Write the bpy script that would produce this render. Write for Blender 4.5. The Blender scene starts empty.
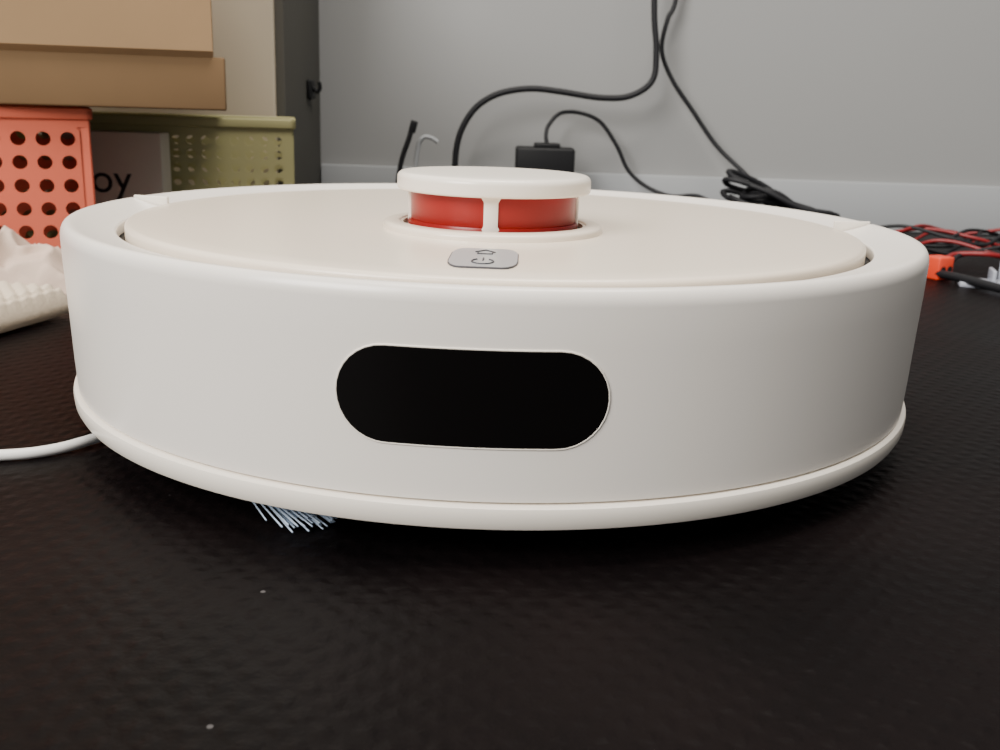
import bpy, bmesh, math, random
import numpy as np
from mathutils import Vector, Matrix, noise
random.seed(4)
SC=bpy.context.scene
COL=bpy.context.collection

# ---------------------------------------------------------------- materials
def mat(name, col, rough=.5, spec=.5, metal=0, bump=None, var=None, coat=0):
    m=bpy.data.materials.new(name); m.use_nodes=True
    nt=m.node_tree; N=nt.nodes; L=nt.links; b=N["Principled BSDF"]
    b.inputs["Base Color"].default_value=(*col,1); b.inputs["Roughness"].default_value=rough
    b.inputs["Specular IOR Level"].default_value=spec; b.inputs["Metallic"].default_value=metal
    b.inputs["Coat Weight"].default_value=coat
    tc=N.new("ShaderNodeTexCoord")
    if var:
        sc,amt=var
        nz=N.new("ShaderNodeTexNoise"); nz.inputs["Scale"].default_value=sc; nz.inputs["Detail"].default_value=5
        L.new(tc.outputs["Object"],nz.inputs["Vector"])
        mx=N.new("ShaderNodeMix"); mx.data_type='RGBA'
        mx.inputs["A"].default_value=(*[c*(1-amt) for c in col],1); mx.inputs["B"].default_value=(*[min(1,c*(1+amt)) for c in col],1)
        L.new(nz.outputs["Fac"],mx.inputs["Factor"]); L.new(mx.outputs["Result"],b.inputs["Base Color"])
    if bump:
        sc,st,ds=bump
        nz=N.new("ShaderNodeTexNoise"); nz.inputs["Scale"].default_value=sc; nz.inputs["Detail"].default_value=4
        L.new(tc.outputs["Object"],nz.inputs["Vector"])
        bp=N.new("ShaderNodeBump"); bp.inputs["Strength"].default_value=st; bp.inputs["Distance"].default_value=ds
        L.new(nz.outputs["Fac"],bp.inputs["Height"]); L.new(bp.outputs["Normal"],b.inputs["Normal"])
    return m

M_shell=mat("white_plastic_shell",(.84,.785,.715),.27,.5,bump=(900,.03,.0003))
M_lid=mat("white_plastic_lid",(.80,.695,.57),.25,.5)
M_white=mat("white_plastic_gloss",(.87,.80,.70),.25,.5)
M_dark=mat("dark_plastic",(.009,.009,.010),.5,.25)
M_glass=mat("black_glass",(.0035,.003,.003),.12,.22)
M_red=mat("red_lidar_window",(.27,.011,.009),.3,.3,var=(40,.12))
M_btn=mat("grey_button_plate",(.34,.34,.345),.35,.5)
M_icon=mat("button_icon",(.06,.06,.07),.5,.3)
M_brist=mat("bristle_blue_white",(.60,.72,.88),.5,.3)
M_rubber=mat("rubber_black",(.012,.012,.012),.7,.3)
M_wcable=mat("white_cable",(.80,.78,.75),.4,.4)
M_bcable=mat("black_cable",(.012,.012,.014),.55,.3)
M_rcable=mat("red_wire",(.22,.012,.014),.4,.4)
M_wall=mat("wall_paint_grey",(.295,.295,.292),.85,.2,var=(2.5,.07),bump=(60,.05,.001))
M_band=mat("baseboard_pale",(.35,.36,.37),.6,.3,var=(4,.04))
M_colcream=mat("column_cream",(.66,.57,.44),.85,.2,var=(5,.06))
M_colshade=mat("column_shaded_side",(.12,.115,.10),.8,.2,var=(6,.1))  # shade on the column's side, put into a darker grey
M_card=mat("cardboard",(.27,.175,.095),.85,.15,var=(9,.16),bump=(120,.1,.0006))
M_cardshade=mat("cardboard_shaded",(.165,.102,.052),.85,.15,var=(12,.16))  # darker cardboard copy, shadow on the lower face put into the colour
M_carton=mat("carton_white",(.72,.65,.54),.7,.2,var=(10,.05))
M_ink=mat("printed_ink",(.03,.03,.03),.6,.2)
M_orange=mat("coral_plastic",(.60,.13,.075),.42,.3,var=(14,.06))
M_green=mat("olive_plastic",(.42,.39,.19),.5,.3,var=(10,.06))
M_cloth=mat("cream_cloth",(.60,.46,.37),.9,.1,var=(30,.07),bump=(500,.3,.0006))
M_cloth2=mat("cream_quilt",(.62,.52,.40),.9,.1,var=(25,.06),bump=(450,.4,.0008))
M_xt=mat("orange_connector_plastic",(.80,.06,.02),.35,.5)
M_clear=mat("pale_blue_plastic",(.42,.44,.50),.25,.5)
M_floor=mat("floor_concrete",(.25,.24,.23),.8,.2,var=(3,.1))

def table_mat():
    m=bpy.data.materials.new("black_textured_mat"); m.use_nodes=True
    nt=m.node_tree;N=nt.nodes;L=nt.links;b=N["Principled BSDF"]
    tc=N.new("ShaderNodeTexCoord")
    b.inputs["Specular IOR Level"].default_value=.065
    def wave(rot,sc):
        mp=N.new("ShaderNodeMapping"); mp.inputs["Rotation"].default_value=(0,0,rot)
        L.new(tc.outputs["Object"],mp.inputs["Vector"])
        w=N.new("ShaderNodeTexWave"); w.inputs["Scale"].default_value=sc; w.inputs["Distortion"].default_value=2.6
        w.inputs["Detail"].default_value=3; w.inputs["Detail Scale"].default_value=2
        L.new(mp.outputs["Vector"],w.inputs["Vector"]); return w
    a=wave(.7,42);c=wave(-.75,42)
    mu=N.new("ShaderNodeMath");mu.operation='MULTIPLY';L.new(a.outputs["Fac"],mu.inputs[0]);L.new(c.outputs["Fac"],mu.inputs[1])
    nz=N.new("ShaderNodeTexNoise");nz.inputs["Scale"].default_value=420;nz.inputs["Detail"].default_value=5
    L.new(tc.outputs["Object"],nz.inputs["Vector"])
    ad=N.new("ShaderNodeMath");ad.operation='MULTIPLY_ADD';L.new(nz.outputs["Fac"],ad.inputs[0]);ad.inputs[1].default_value=.8;L.new(mu.outputs[0],ad.inputs[2])
    bp=N.new("ShaderNodeBump");bp.inputs["Strength"].default_value=.6;bp.inputs["Distance"].default_value=.0007
    L.new(ad.outputs[0],bp.inputs["Height"]);L.new(bp.outputs["Normal"],b.inputs["Normal"])
    n2=N.new("ShaderNodeTexNoise");n2.inputs["Scale"].default_value=9;n2.inputs["Detail"].default_value=8
    L.new(tc.outputs["Object"],n2.inputs["Vector"])
    cr=N.new("ShaderNodeValToRGB");e=cr.color_ramp.elements
    e[0].position=.3;e[0].color=(.0020,.0015,.0017,1);e[1].position=.75;e[1].color=(.0072,.0045,.0045,1)
    L.new(n2.outputs["Fac"],cr.inputs["Fac"])
    v=N.new("ShaderNodeTexVoronoi");v.inputs["Scale"].default_value=34;L.new(tc.outputs["Object"],v.inputs["Vector"])
    lt=N.new("ShaderNodeMath");lt.operation='LESS_THAN';lt.inputs[1].default_value=.025;L.new(v.outputs["Distance"],lt.inputs[0])
    mx=N.new("ShaderNodeMix");mx.data_type='RGBA';L.new(lt.outputs[0],mx.inputs["Factor"]);L.new(cr.outputs["Color"],mx.inputs["A"]);mx.inputs["B"].default_value=(.07,.065,.065,1)
    L.new(mx.outputs["Result"],b.inputs["Base Color"])
    rr=N.new("ShaderNodeMapRange");rr.inputs["To Min"].default_value=.36;rr.inputs["To Max"].default_value=.6
    L.new(n2.outputs["Fac"],rr.inputs["Value"]);L.new(rr.outputs["Result"],b.inputs["Roughness"])
    return m
M_table=table_mat()

# ---------------------------------------------------------------- helpers
def empty(name,loc=(0,0,0),rz=0):
    o=bpy.data.objects.new(name,None); o.empty_display_size=.02; COL.objects.link(o)
    o.location=loc; o.rotation_euler=(0,0,rz); return o
def obj(name,verts,faces,m,parent=None,smooth=True,ang=35,loc=None,rot=None):
    me=bpy.data.meshes.new(name); me.from_pydata([tuple(v) for v in verts],[],faces); me.validate()
    bm=bmesh.new(); bm.from_mesh(me); bmesh.ops.remove_doubles(bm,verts=bm.verts,dist=1e-7)
    bmesh.ops.recalc_face_normals(bm,faces=bm.faces); bm.to_mesh(me); bm.free()
    me.materials.append(m)
    if smooth:
        me.shade_smooth(); me.set_sharp_from_angle(angle=math.radians(ang))
    o=bpy.data.objects.new(name,me); COL.objects.link(o)
    if parent: o.parent=parent
    if loc: o.location=loc
    if rot: o.rotation_euler=rot
    return o
def revolve(name,prof,m,parent=None,a0=0,a1=2*math.pi,n=160,closed=True,ang=35,loc=None):
    full=abs(a1-a0-2*math.pi)<1e-6
    k=len(prof); V=[];F=[]
    cnt=n if full else n+1
    for i in range(cnt):
        a=a0+(a1-a0)*i/n
        for r,z in prof: V.append((r*math.cos(a),r*math.sin(a),z))
    for i in range(n):
        j=(i+1)%cnt
        for p in range(k if closed else k-1):
            q=(p+1)%k
            F.append((i*k+p,j*k+p,j*k+q,i*k+q))
    if not full and closed:
        F.append(tuple(range(k))); F.append(tuple((cnt-1)*k+p for p in range(k)))
    return obj(name,V,F,m,parent,ang=ang,loc=loc)
def box(name,x0,x1,y0,y1,z0,z1,m,parent=None,bev=.002,seg=3,loc=None,rot=None):
    bm=bmesh.new(); bmesh.ops.create_cube(bm,size=1)
    for v in bm.verts:
        v.co=Vector(((x0+x1)/2+v.co.x*(x1-x0),(y0+y1)/2+v.co.y*(y1-y0),(z0+z1)/2+v.co.z*(z1-z0)))
    if bev>0: bmesh.ops.bevel(bm,geom=bm.edges[:],offset=bev,segments=seg,affect='EDGES',profile=.5)
    me=bpy.data.meshes.new(name); bm.to_mesh(me); bm.free(); me.materials.append(m)
    me.shade_smooth(); me.set_sharp_from_angle(angle=math.radians(40))
    o=bpy.data.objects.new(name,me); COL.objects.link(o)
    if parent: o.parent=parent
    if loc: o.location=loc
    if rot: o.rotation_euler=rot
    return o
def catmull(P,n=10,closed=False):
    P=[Vector(p) for p in P]; out=[]
    Q=[P[-1]]+P+[P[0],P[1]] if closed else [2*P[0]-P[1]]+P+[2*P[-1]-P[-2]]
    for i in range(1,len(Q)-2):
        a,b,c,d=Q[i-1:i+3]
        for k in range(n):
            t=k/n
            out.append(.5*((2*b)+(c-a)*t+(2*a-5*b+4*c-d)*t*t+(3*b-a-3*c+d)*t**3))
    if not closed: out.append(P[-1])
    return out
def tube(name,P,rad,m,parent=None,sub=10,seg=10,closed=False,taper=None,spline=True):
    pts=catmull(P,sub,closed) if spline else [Vector(p) for p in P]
    n=len(pts);V=[];F=[]
    t0=(pts[1]-pts[0]).normalized()
    nrm=t0.orthogonal().normalized()
    for i in range(n):
        if closed: t=(pts[(i+1)%n]-pts[i-1]).normalized()
        else: t=(pts[min(i+1,n-1)]-pts[max(i-1,0)]).normalized()
        nrm=(nrm-t*nrm.dot(t)).normalized(); bn=t.cross(nrm)
        r=rad*(taper(i/(n-1)) if taper else 1)
        for s in range(seg):
            a=2*math.pi*s/seg; V.append(pts[i]+r*(math.cos(a)*nrm+math.sin(a)*bn))
    for i in range(n if closed else n-1):
        j=(i+1)%n
        for s in range(seg):
            q=(s+1)%seg; F.append((i*seg+s,i*seg+q,j*seg+q,j*seg+s))
    if not closed:
        F.append(tuple(range(seg))); F.append(tuple((n-1)*seg+s for s in range(seg)))
    return obj(name,V,F,m,parent,ang=60)
def arc(cx,cz,rx,rz,a0,a1,n):
    return [(cx+rx*math.cos(math.radians(a0+(a1-a0)*i/n)),cz+rz*math.sin(math.radians(a0+(a1-a0)*i/n))) for i in range(n+1)]
def join(objs,name):
    bm=bmesh.new(); mats=[]
    for o in objs:
        me=o.data.copy(); me.transform(o.matrix_basis)
        for p in me.polygons:
            mm=o.data.materials[p.material_index]
            if mm not in mats: mats.append(mm)
            p.material_index=mats.index(mm)
        bm.from_mesh(me)
    me=bpy.data.meshes.new(name); bm.to_mesh(me); bm.free()
    for mm in mats: me.materials.append(mm)
    par=objs[0].parent
    for o in objs: bpy.data.objects.remove(o)
    o=bpy.data.objects.new(name,me); COL.objects.link(o); o.parent=par
    return o

# ---------------------------------------------------------------- room + table
box("wall_back",-2.2,2.2,.744,.86,-.75,1.9,M_wall,bev=0)
box("baseboard_back",-.205,2.2,.737,.7435,.0005,.056,M_band,bev=.001)
box("floor",-2.2,2.2,-2.4,.86,-.80,-.75,M_floor,bev=0)
colm=empty("wall_column",(0,0,0))
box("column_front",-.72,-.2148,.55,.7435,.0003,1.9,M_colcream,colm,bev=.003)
box("column_shaded_face",-.2147,-.206,.552,.7435,.0003,1.9,M_colshade,colm,bev=.001)  # thin slab that carries the painted shade of the column side
tb=empty("worktable",(0,0,0))
box("table_top",-1.1,1.1,-1.0,.7365,-.03,0,M_table,tb,bev=.002)
for i,(x,y) in enumerate([(-1.03,-.93),(1.03,-.93),(-1.03,.66),(1.03,.66)]):
    box("leg_%d"%(i+1),x-.025,x+.025,y-.025,y+.025,-.75,-.03,M_dark,tb,bev=.003)

# ---------------------------------------------------------------- robot vacuum
rv=empty("robot_vacuum_cleaner",(0,0,0),math.radians(-1.8))
wallp=[(.1736,.0202),(.1742,.032),(.1748,.05),(.1755,.066),(.1758,.0777)]
def body_r(z):
    zs=[p[1] for p in wallp]; rs=[p[0] for p in wallp]; return float(np.interp(z,zs,rs))
prof=wallp+arc(.1732,.0777,.0026,.0048,0,78,8)[1:]+[(.1730,.0826),(.1716,.0825),(.1695,.0817),(.164,.0801),(.158,.0788)]+arc(.1570,.0777,.0010,.0010,80,180,4)+[(.1560,.074),(.160,.070),(.160,.0202)]
sa=math.radians(9.0)
g=math.radians(.6)
revolve("front_bumper",prof,M_shell,rv,math.pi-sa+g,2*math.pi+sa-g,n=150)
revolve("rear_shell",prof,M_shell,rv,sa+g,math.pi-sa-g,n=110)
revolve("lower_skirt",[(.165,.0194),(.1742,.0194),(.1752,.0187),(.1755,.0175),(.1752,.0140),(.1742,.0120),(.172,.0112),(.15,.0110),(.15,.0194)],M_white,rv,n=200)
revolve("chassis",[(.0001,.0105),(.158,.0105),(.1690,.0122),(.1710,.0192),(.1712,.0212),(.1695,.0222),(.1695,.0735),(.0001,.0735)],M_dark,rv)
lidp=[(.0001,.0828),(.06,.0827),(.11,.0824),(.142,.0818)]+arc(.1508,.0794,.0022,.0020,82,0,6)+[(.1530,.074),(.0001,.074)]
revolve("top_lid",lidp,M_lid,rv,n=200)
for s,nm in ((1,"seam_clip_right"),(-1,"seam_clip_left")):
    a=sa if s>0 else math.pi-sa
    box(nm,-.0085,.0085,-.0009,.0009,.0775,.0836,M_white,rv,bev=.0004,loc=(.1640*math.cos(a),.1640*math.sin(a),0),rot=(0,0,a))
def stadium_patch(name,hw,hr,zc,dr,m,n=72,rows=8,depth=.001):
    V=[];F=[]
    for layer,off in ((0,dr),(1,dr-depth)):
        for i in range(n+1):
            s=-hw*math.cos(math.pi*i/n)
            e=abs(s)-(hw-hr); hh=hr if e<=0 else math.sqrt(max(0,hr*hr-e*e))
            hh=max(hh,1e-5)
            for j in range(rows+1):
                z=zc-hh+2*hh*j/rows; r=body_r(z)+off; a=-math.pi/2+s/.1735
                V.append((r*math.cos(a),r*math.sin(a),z))
    k=rows+1; half=(n+1)*k
    for i in range(n):
        for j in range(rows):
            F.append((i*k+j,(i+1)*k+j,(i+1)*k+j+1,i*k+j+1))
        F.append((i*k,half+i*k,half+(i+1)*k,(i+1)*k)); F.append((i*k+rows,(i+1)*k+rows,half+(i+1)*k+rows,half+i*k+rows))
    return obj(name,V,F,m,rv,ang=50)
WZ=.0511
stadium_patch("camera_window",.0383,.0142,WZ,.0003,M_glass)
ring=[]
hw,hr=.0385,.0144
pts2=[]
for i in range(13): pts2.append((-(hw-hr)+2*(hw-hr)*i/12,hr))
for i in range(1,16):
    a=math.pi/2-math.pi*i/16; pts2.append(((hw-hr)+hr*math.cos(a),hr*math.sin(a)))
for i in range(13): pts2.append(((hw-hr)-2*(hw-hr)*i/12,-hr))
for i in range(1,16):
    a=-math.pi/2-math.pi*i/16; pts2.append((-(hw-hr)+hr*math.cos(a),hr*math.sin(a)))
for s,zz in pts2:
    z=WZ+zz; r=body_r(z)+.0001; a=-math.pi/2+s/.1735; ring.append((r*math.cos(a),r*math.sin(a),z))
tube("window_bezel",ring,.0003,M_white,rv,spline=False,seg=8,closed=True)
tx,ty=-.0002,-.042
tl=(tx,ty,0)
revolve("turret_base_ring",[(.0355,.0815),(.0355,.0848)]+arc(.0375,.0848,.001,.0008,180,90,3)+[(.0405,.0855)]+arc(.0410,.0838,.0022,.0016,90,0,5)+[(.0436,.0815)],M_lid,rv,n=96,loc=tl)
revolve("turret_well",[(.0001,.0831),(.0356,.0831),(.0356,.0820),(.0001,.0820)],M_rubber,rv,n=64,loc=tl)
revolve("lidar_drum",[(.0001,.0834),(.0318,.0834),(.0324,.0845),(.0324,.0985),(.0001,.0985)],M_red,rv,n=96,loc=tl)
revolve("turret_cap",[(.0001,.0972),(.0335,.0972),(.0362,.0974)]+arc(.0366,.0985,.0012,.0011,-80,0,3)+arc(.0354,.1018,.0024,.0024,0,85,7)+[(.030,.1045),(.015,.1047),(.0001,.1047)],M_white,rv,n=110,loc=tl)
revolve("turret_foot",[(.0295,.0835),(.0334,.0835),(.0336,.0848),(.0330,.0862),(.0295,.0862)],M_red,rv,n=96,loc=tl)
for i in range(4):
    a=math.radians(-90+.5+i*90)
    w=.0026
    V=[];F=[]
    prf=[(.0315,-w),(.0330,-w),(.0335,-w*.6),(.0335,w*.6),(.0330,w),(.0315,w)]
    zz=[(.0838,2.0),(.0855,1.3),(.087,1.0),(.0955,1.0),(.0970,1.35),(.0976,2.0)]
    for z,sc in zz:
        for r,t in prf: V.append((r*math.cos(a)-t*sc*math.sin(a),r*math.sin(a)+t*sc*math.cos(a),z))
    k=len(prf)
    for L_ in range(len(zz)-1):
        for p in range(k):
            q=(p+1)%k; F.append((L_*k+p,L_*k+q,(L_+1)*k+q,(L_+1)*k+p))
    obj("turret_pillar_%d"%(i+1),V,F,M_white,rv,loc=tl)
def pill_plate(name,hx,y0,y1,rx,ry,z0,z1,m,sub=7):
    P=[]
    for cx,cy,a0 in ((hx-rx,y1-ry,0),(-hx+rx,y1-ry,90),(-hx+rx,y0+ry,180),(hx-rx,y0+ry,270)):
        for i in range(sub):
            a=math.radians(a0+90*i/(sub-1)); P.append((cx+rx*math.cos(a),cy+ry*math.sin(a)))
    n=len(P)
    V=[(x,y,z) for z in (z0,z1) for x,y in P]
    F=[tuple(range(n)),tuple(range(n,2*n))]+[(i,(i+1)%n,n+(i+1)%n,n+i) for i in range(n)]
    return obj(name,V,F,m,rv,smooth=False)
pill_plate("button_bezel",.0111,-.1395,-.0995,.0045,.0120,.080,.08240,M_icon,5)
pill_plate("button_plate",.0108,-.1391,-.0999,.0043,.0117,.080,.08248,M_btn,5)
zc=.0826
pc=[(.0034*math.cos(t),-.1295+.0050*math.sin(t),zc) for t in np.linspace(math.radians(125),math.radians(415),20)]
tube("power_icon_ring",pc,.00028,M_icon,rv,spline=False,seg=6)
tube("power_icon_bar",[(0,-.1275,zc),(0,-.1225,zc)],.00028,M_icon,rv,spline=False,seg=6)
tube("home_icon",[(-.0032,-.1095,zc),(0,-.1050,zc),(.0032,-.1095,zc)],.00028,M_icon,rv,spline=False,seg=6)
tube("home_icon_base",[(-.0024,-.1095,zc),(-.0024,-.1135,zc),(.0024,-.1135,zc),(.0024,-.1095,zc)],.00028,M_icon,rv,spline=False,seg=6)
for s,nm in ((-1,"wheel_left"),(1,"wheel_right")):
    o=revolve(nm,[(.0001,-.009),(.031,-.009),(.033,-.006),(.033,.006),(.031,.009),(.0001,.009)],M_rubber,rv,n=48)
    o.rotation_euler=(0,math.pi/2,0); o.location=(s*.11,0.0,.0332)
o=revolve("caster_wheel",[(.0001,-.008),(.010,-.008),(.012,-.006),(.012,.006),(.010,.008),(.0001,.008)],M_rubber,rv,n=32)
o.rotation_euler=(0,math.pi/2,0); o.location=(0,-.10,.0122)
hub=Vector((-.092,-.113,.0085))
revolve("side_brush_hub",[(.0001,.004),(.009,.004),(.011,.007),(.011,.0118),(.0001,.0118)],M_dark,rv,n=24,loc=(hub.x,hub.y,0))
br=[]
for arm,(base,cn) in enumerate(((-44,60),(40,20),(130,20))):
    for i in range(cn):
        a=math.radians(base+random.gauss(0,5.5)); ln=random.uniform(.048,.062)
        d=Vector((math.cos(a),math.sin(a),0)); side=Vector((-d.y,d.x,0))*random.uniform(-.004,.004)
        p0=hub+d*.008+side*.3; p2=hub+d*ln+side; p2.z=random.uniform(.0008,.0035); p1=(p0+p2)/2; p1.z=.006
        br.append(tube("b",[p0,p1,p2],.00028,M_brist,rv,sub=4,seg=5))
join(br,"side_brush_bristles")

# ---------------------------------------------------------------- baskets
def perf(w,h,nx,ny,mx,mz0,mz1,rad,S=16):
    V=[];F=[]
    cw=(w-2*mx)/nx; ch=(h-mz0-mz1)/ny
    def quad(a,b,c,d):
        n=len(V); V.extend([(a,0,c),(b,0,c),(b,0,d),(a,0,d)]); F.append((n,n+1,n+2,n+3))
    quad(0,w,0,mz0); quad(0,w,h-mz1,h); quad(0,mx,mz0,h-mz1); quad(w-mx,w,mz0,h-mz1)
    for i in range(nx):
        for j in range(ny):
            cx=mx+(i+.5)*cw; cz=mz0+(j+.5)*ch; n=len(V)
            for s in range(S):
                a=2*math.pi*(s+.5)/S; c,si=math.cos(a),math.sin(a)
                k=1/max(abs(c),abs(si))
                V.append((cx+c*k*cw/2,0,cz+si*k*ch/2))
            for s in range(S):
                a=2*math.pi*(s+.5)/S; c,si=math.cos(a),math.sin(a)
                V.append((cx+c*rad,0,cz+si*rad))
            for s in range(S):
                q=(s+1)%S; F.append((n+s,n+q,n+S+q,n+S+s))
            for s in range(S):
                q=(s+1)%S
                v1=V[n+s];v2=V[n+q]
                if abs(v1[0]-v2[0])>1e-9 and abs(v1[2]-v2[2])>1e-9:
                    m_=len(V); V.append((cx+math.copysign(cw/2,v1[0]+v2[0]-2*cx),0,cz+math.copysign(ch/2,v1[2]+v2[2]-2*cz)))
                    F.append((n+s,n+q,m_))
    return V,F
def basket(name,W,D,H,m,loc,rz,front,side,rimh=.008,rimo=.003):
    e=empty(name,loc,rz)
    def panel(nm,w,args,L,R):
        V,F=perf(w,H-.001,*args)
        o=obj(nm,V,F,m,e,smooth=False,loc=L,rot=(0,0,R))
        md=o.modifiers.new("s","SOLIDIFY"); md.thickness=.0022; md.offset=0
        return o
    panel("front_panel",W,front,(-W,0,0),0)
    panel("rear_panel",W,front,(-W,D,0),0)
    panel("right_panel",D,side,(0,0,0),math.pi/2)
    panel("left_panel",D,side,(-W,0,0),math.pi/2)
    box("bottom_panel",-W,0,0,D,0.0005,.003,m,e,bev=.0008)
    t=rimo
    box("rim_front",-W-t,t,-t,t*.6,H-rimh,H,m,e,bev=.0012)
    box("rim_rear",-W-t,t,D-t*.6,D+t,H-rimh,H,m,e,bev=.0012)
    box("rim_right",-t*.6,t,-t,D+t,H-rimh,H,m,e,bev=.0012)
    box("rim_left",-W-t,-W+t*.6,-t,D+t,H-rimh,H,m,e,bev=.0012)
    return e
basket("coral_plastic_basket",.26,.10,.118,M_orange,(-.2835,.270,0),math.radians(23),
       (16,6,.006,.010,.012,.0048),(6,6,.006,.010,.012,.0048))
basket("olive_plastic_basket",.27,.108,.1115,M_green,(-.1745,.425,0),math.radians(11.5),
       (22,8,.006,.010,.012,.0038,12),(9,8,.006,.010,.012,.0038,12))
ct=empty("printed_carton",(0,0,0))
box("carton_body",-.345,-.266,.366,.388,0,.099,M_carton,ct,bev=.001)
cu=bpy.data.curves.new("carton_text_curve","FONT"); cu.body="oy"; cu.size=.033; cu.extrude=.0002
to=bpy.data.objects.new("tmp",cu); COL.objects.link(to)
dg=bpy.context.evaluated_depsgraph_get(); me=bpy.data.meshes.new_from_object(to.evaluated_get(dg)); bpy.data.objects.remove(to)
me.materials.clear(); me.materials.append(M_ink)
to=bpy.data.objects.new("carton_text",me); COL.objects.link(to); to.parent=ct; to.rotation_euler=(math.pi/2,0,0); to.location=(-.323,.3656,.052)

# ---------------------------------------------------------------- cardboard box
cb=empty("cardboard_box",(-.1905,.281,.119),math.radians(16))
box("lower_tray",-.42,0,0,.225,0,.0355,M_cardshade,cb,bev=.0015)
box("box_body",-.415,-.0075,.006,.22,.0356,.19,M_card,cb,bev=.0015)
fl=obj("front_flap",[(-.414,.003,.033),(-.0085,.003,.0355),(-.008,-.002,.040),(-.414,-.002,.038),(-.414,.0045,.17),(-.009,.0045,.17)],[(0,1,2,3),(3,2,5,4)],M_card,cb,smooth=False)
md=fl.modifiers.new("s","SOLIDIFY"); md.thickness=.0025; md.offset=1

# ---------------------------------------------------------------- cloths at left
def sheet(name,cx,cy,w,d,rz,zf,m,nx=70,ny=50,th=.003,parent=None):
    V=[];F=[];c,s=math.cos(rz),math.sin(rz)
    for j in range(ny+1):
        for i in range(nx+1):
            u=i/nx*2-1;v=j/ny*2-1
            x,y,z=zf(u,v,u*w/2,v*d/2)
            V.append((cx+x*c-y*s,cy+x*s+y*c,z))
    for j in range(ny):
        for i in range(nx):
            a=j*(nx+1)+i;F.append((a,a+1,a+nx+2,a+nx+1))
    o=obj(name,V,F,m,parent,ang=180)
    md=o.modifiers.new("s","SOLIDIFY");md.thickness=th;md.offset=-1
    return o
def quilt(u,v,x,y):
    edge=min(1-abs(u),1-abs(v))
    z=.0025+.015*min(1,edge/.07)**.5
    q=abs(math.sin((x+y)*math.pi/.010))*abs(math.sin((x-y)*math.pi/.010))
    z+=.0024*q**.6*min(1,edge/.12)
    if .07<edge<.10: z-=.0016
    z+=.004*noise.noise(Vector((x*16,y*16,3)))*min(1,edge/.2)
    return x,y,max(z,.0020)
sheet("quilted_pad",-.346,.107,.17,.115,math.radians(-14),quilt,M_cloth2,nx=200,ny=140,th=.0017)
def crump(u,v,x,y):
    p=Vector((x*26+1.3,y*26,1.3)); n=noise.noise(p); n2=noise.noise(p*2.3+Vector((7,0,0)))
    ridge=max(0,1-abs(n)*3.2); r2=max(0,1-abs(n2)*3)
    e=max(0,1-abs(u)**6)*max(0,1-abs(v)**4)
    z=.003+e*(.023+.012*ridge+.006*r2+.006*v)
    return x+.004*n2,y+.003*n,max(z,.003)
sheet("crumpled_cloth",-.322,.203,.10,.052,math.radians(12),crump,M_cloth,nx=110,ny=60,th=.0015)
# ---------------------------------------------------------------- cables
tube("white_charging_cable",[(-.42,-.124,.0022),(-.30,-.120,.0022),(-.22,-.109,.0022),(-.179,-.101,.0022),(-.162,-.094,.0022),(-.150,-.081,.0028),(-.135,-.052,.0028),(-.11,-.045,.0026)],.0021,M_wcable)
tube("black_power_cord",[(.158,.705,.62),(.160,.702,.40),(.161,.70,.248),(.167,.70,.192),(.165,.70,.160),(.142,.70,.143),(.109,.70,.140),(.065,.70,.145),(.032,.70,.147),(-.001,.70,.141),(-.025,.70,.127),(-.040,.70,.106),(-.047,.70,.084),(-.049,.70,.057),(-.050,.70,.02),(-.056,.685,.0045),(-.08,.65,.004)],.0035,M_bcable)
ps=empty("power_strip",(0,0,0))
box("strip_body",-.03,.10,.655,.70,0,.038,M_dark,ps,bev=.004)
box("strip_socket",-.018,.006,.664,.690,.0375,.039,M_rubber,ps,bev=.0006)
pa=empty("power_adapter",(0,0,0))
box("adapter_body",.018,.082,.66,.70,.0385,.086,M_dark,pa,bev=.003)
box("adapter_cap",.038,.066,.664,.692,.0855,.0905,M_dark,pa,bev=.0015)
tube("adapter_cord",[(.052,.68,.0895),(.051,.69,.098),(.054,.70,.109),(.067,.71,.122),(.089,.715,.123),(.112,.715,.114),(.132,.715,.089),(.147,.715,.062),(.168,.71,.045),(.195,.70,.036),(.225,.70,.037),(.245,.69,.026),(.26,.68,.004)],.0023,M_bcable)
hc=empty("hanging_cable_coil",(0,0,0))
tube("drop_cable",[(.215,.728,.60),(.20,.728,.36),(.189,.725,.251),(.180,.72,.225),(.176,.72,.193),(.190,.72,.162),(.215,.72,.130),(.244,.715,.093),(.273,.70,.066),(.286,.685,.052),(.295,.67,.04)],.0026,M_bcable,hc)
for k in range(16):
    cx=.310+.008*random.uniform(-1,1);cy=.655+random.uniform(-.012,.012)
    P=[]
    ra=.050+random.uniform(-.014,.012);rb=.018+random.uniform(-.004,.006);ph=random.uniform(-.3,.2)
    for t in range(10):
        a=2*math.pi*t/10
        x=ra*math.cos(a);y=rb*math.sin(a)
        z=.008+.0027*k+.004*math.sin(2*a+k)-.28*x*(k/15)-(.009*(k/15) if x>0 else 0)
        P.append((cx+x*math.cos(ph)-y*math.sin(ph),cy+x*math.sin(ph)+y*math.cos(ph),max(.0035,z)))
    tube("coil_loop_%d"%(k+1),P,.0028,M_bcable,hc,closed=True,sub=6)
tube("coil_tail",[(.34,.65,.012),(.37,.63,.006),(.39,.60,.004),(.37,.57,.003)],.0024,M_bcable,hc)
sc_=empty("upright_plug_cable",(0,0,0))
tube("black_lead",[(-.10,.60,.003),(-.106,.60,.02),(-.103,.60,.045),(-.099,.60,.071),(-.092,.60,.092),(-.088,.60,.106)],.0026,M_bcable,sc_)
box("plug_tip",-.0035,.0035,-.0025,.0025,0,.012,M_dark,sc_,bev=.0008,loc=(-.089,.60,.099),rot=(0,.25,0))
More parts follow.
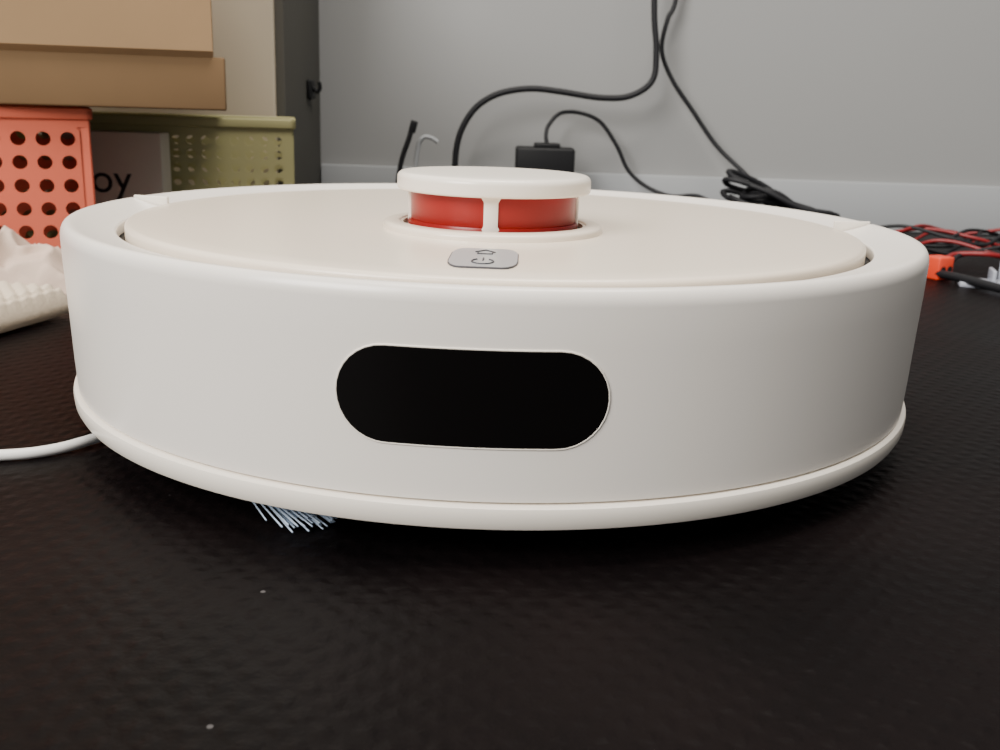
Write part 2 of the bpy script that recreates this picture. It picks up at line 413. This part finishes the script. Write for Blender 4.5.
tube("pale_lead",[(-.090,.61,.003),(-.088,.61,.03),(-.086,.61,.06),(-.083,.61,.085),(-.078,.61,.094),(-.070,.61,.094),(-.063,.61,.090)],.0022,M_band,sc_)
kc=empty("wall_hook",(0,0,0))
box("hook_plate",-.2058,-.201,.66,.69,.128,.148,M_dark,kc,bev=.002)
tube("hook_arm",[(-.2015,.675,.140),(-.197,.675,.136),(-.194,.675,.140),(-.195,.675,.146)],.0022,M_dark,kc)

# ---------------------------------------------------------------- right-side wiring
wr=empty("wire_bundle",(0,0,0))
for k in range(10):
    P=[];x0=.345+random.uniform(-.01,.02);y0=.47+random.uniform(-.06,.06)
    for t in range(8):
        P.append((x0+t*.034+random.uniform(-.008,.008),y0+.028*math.sin(t*1.3+k*1.1)+t*.006,.004+.003*(k%4)+.017*abs(math.sin(t*.9+k))))
    tube("wire_%d"%(k+1),P,.0017,M_rcable if k%3==0 else M_bcable,wr,sub=8,seg=8)
for k,(m_,o_) in enumerate(((M_rcable,0),(M_bcable,.006))):
    tube("lead_%d"%(k+1),[(.378+o_,.405,.009),(.40+o_,.43,.016),(.43,.42+o_,.018),(.47,.44,.008),(.53,.46+o_,.006),(.60,.44,.005)],.0022,m_,wr)
tube("thick_black_lead",[(.36,.42,.004),(.375,.37,.006),(.39,.325,.005),(.41,.27,.004),(.45,.22,.004),(.52,.18,.004)],.0035,M_bcable,wr)
xt=empty("battery_connector",(.372,.395,0),.5)
box("connector_body",-.009,.009,-.008,.008,0.0,.019,M_xt,xt,bev=.0015)
box("connector_neck",-.006,.006,.007,.014,.0025,.014,M_xt,xt,bev=.001)
for s in (-1,1):
    o=revolve("socket_%d"%(s+2),[(.0001,-.002),(.0026,-.002),(.0026,.001),(.0001,.001)],M_dark,xt,n=20); o.rotation_euler=(math.pi/2,0,0);o.location=(s*.0040,-.0076,.009)
wb=empty("plastic_bracket",(.408,.365,0),-.30)
box("bracket_plate",-.030,.055,-.020,.012,0,.004,M_clear,wb,bev=.001)
box("bracket_wall",.002,.055,.009,.012,.0035,.020,M_clear,wb,bev=.001)
box("bracket_rib",-.006,-.003,-.014,.010,.0035,.014,M_clear,wb,bev=.0008)
box("bracket_label",.004,.045,-.014,.002,.004,.0052,M_dark,wb,bev=.0004)

# ---------------------------------------------------------------- light
w=bpy.data.worlds.new("world"); SC.world=w; w.use_nodes=True
bg=w.node_tree.nodes["Background"]; bg.inputs["Color"].default_value=(.95,.97,1.0,1); bg.inputs["Strength"].default_value=.33
def area(name,loc,target,sx,sy,power,col):
    l=bpy.data.lights.new(name,"AREA"); l.shape='RECTANGLE'; l.size=sx; l.size_y=sy; l.energy=power; l.color=col
    o=bpy.data.objects.new(name,l); COL.objects.link(o); o.location=loc
    o.rotation_euler=(Vector(target)-Vector(loc)).to_track_quat('-Z','Y').to_euler(); return o
area("window_light",(-1.15,-1.30,1.15),(0,0,0),1.0,.9,67,(1,.97,.925))
area("ceiling_lamp",(.1,-.15,1.7),(0,.1,0),1.3,.6,42,(1,.945,.86))

# ---------------------------------------------------------------- camera
pit,roll,yaw=.265,.034,.0083
cp,sp=math.cos(pit),math.sin(pit); cy,sy=math.cos(yaw),math.sin(yaw)
f=Vector((sy*cp,cy*cp,-sp)); r0=Vector((cy,-sy,0)); u0=r0.cross(f)
cr,sr=math.cos(roll),math.sin(roll)
r=r0*cr+u0*sr; u=u0*cr-r0*sr
cd=bpy.data.cameras.new("camera"); cam=bpy.data.objects.new("camera",cd); COL.objects.link(cam)
mt=Matrix(((r.x,u.x,-f.x,0),(r.y,u.y,-f.y,-.44),(r.z,u.z,-f.z,.1303),(0,0,0,1)))
cam.matrix_world=mt; cd.lens=36; cd.sensor_width=36; cd.clip_start=.01
cd.dof.use_dof=True; cd.dof.focus_distance=.34; cd.dof.aperture_fstop=26
SC.camera=cam
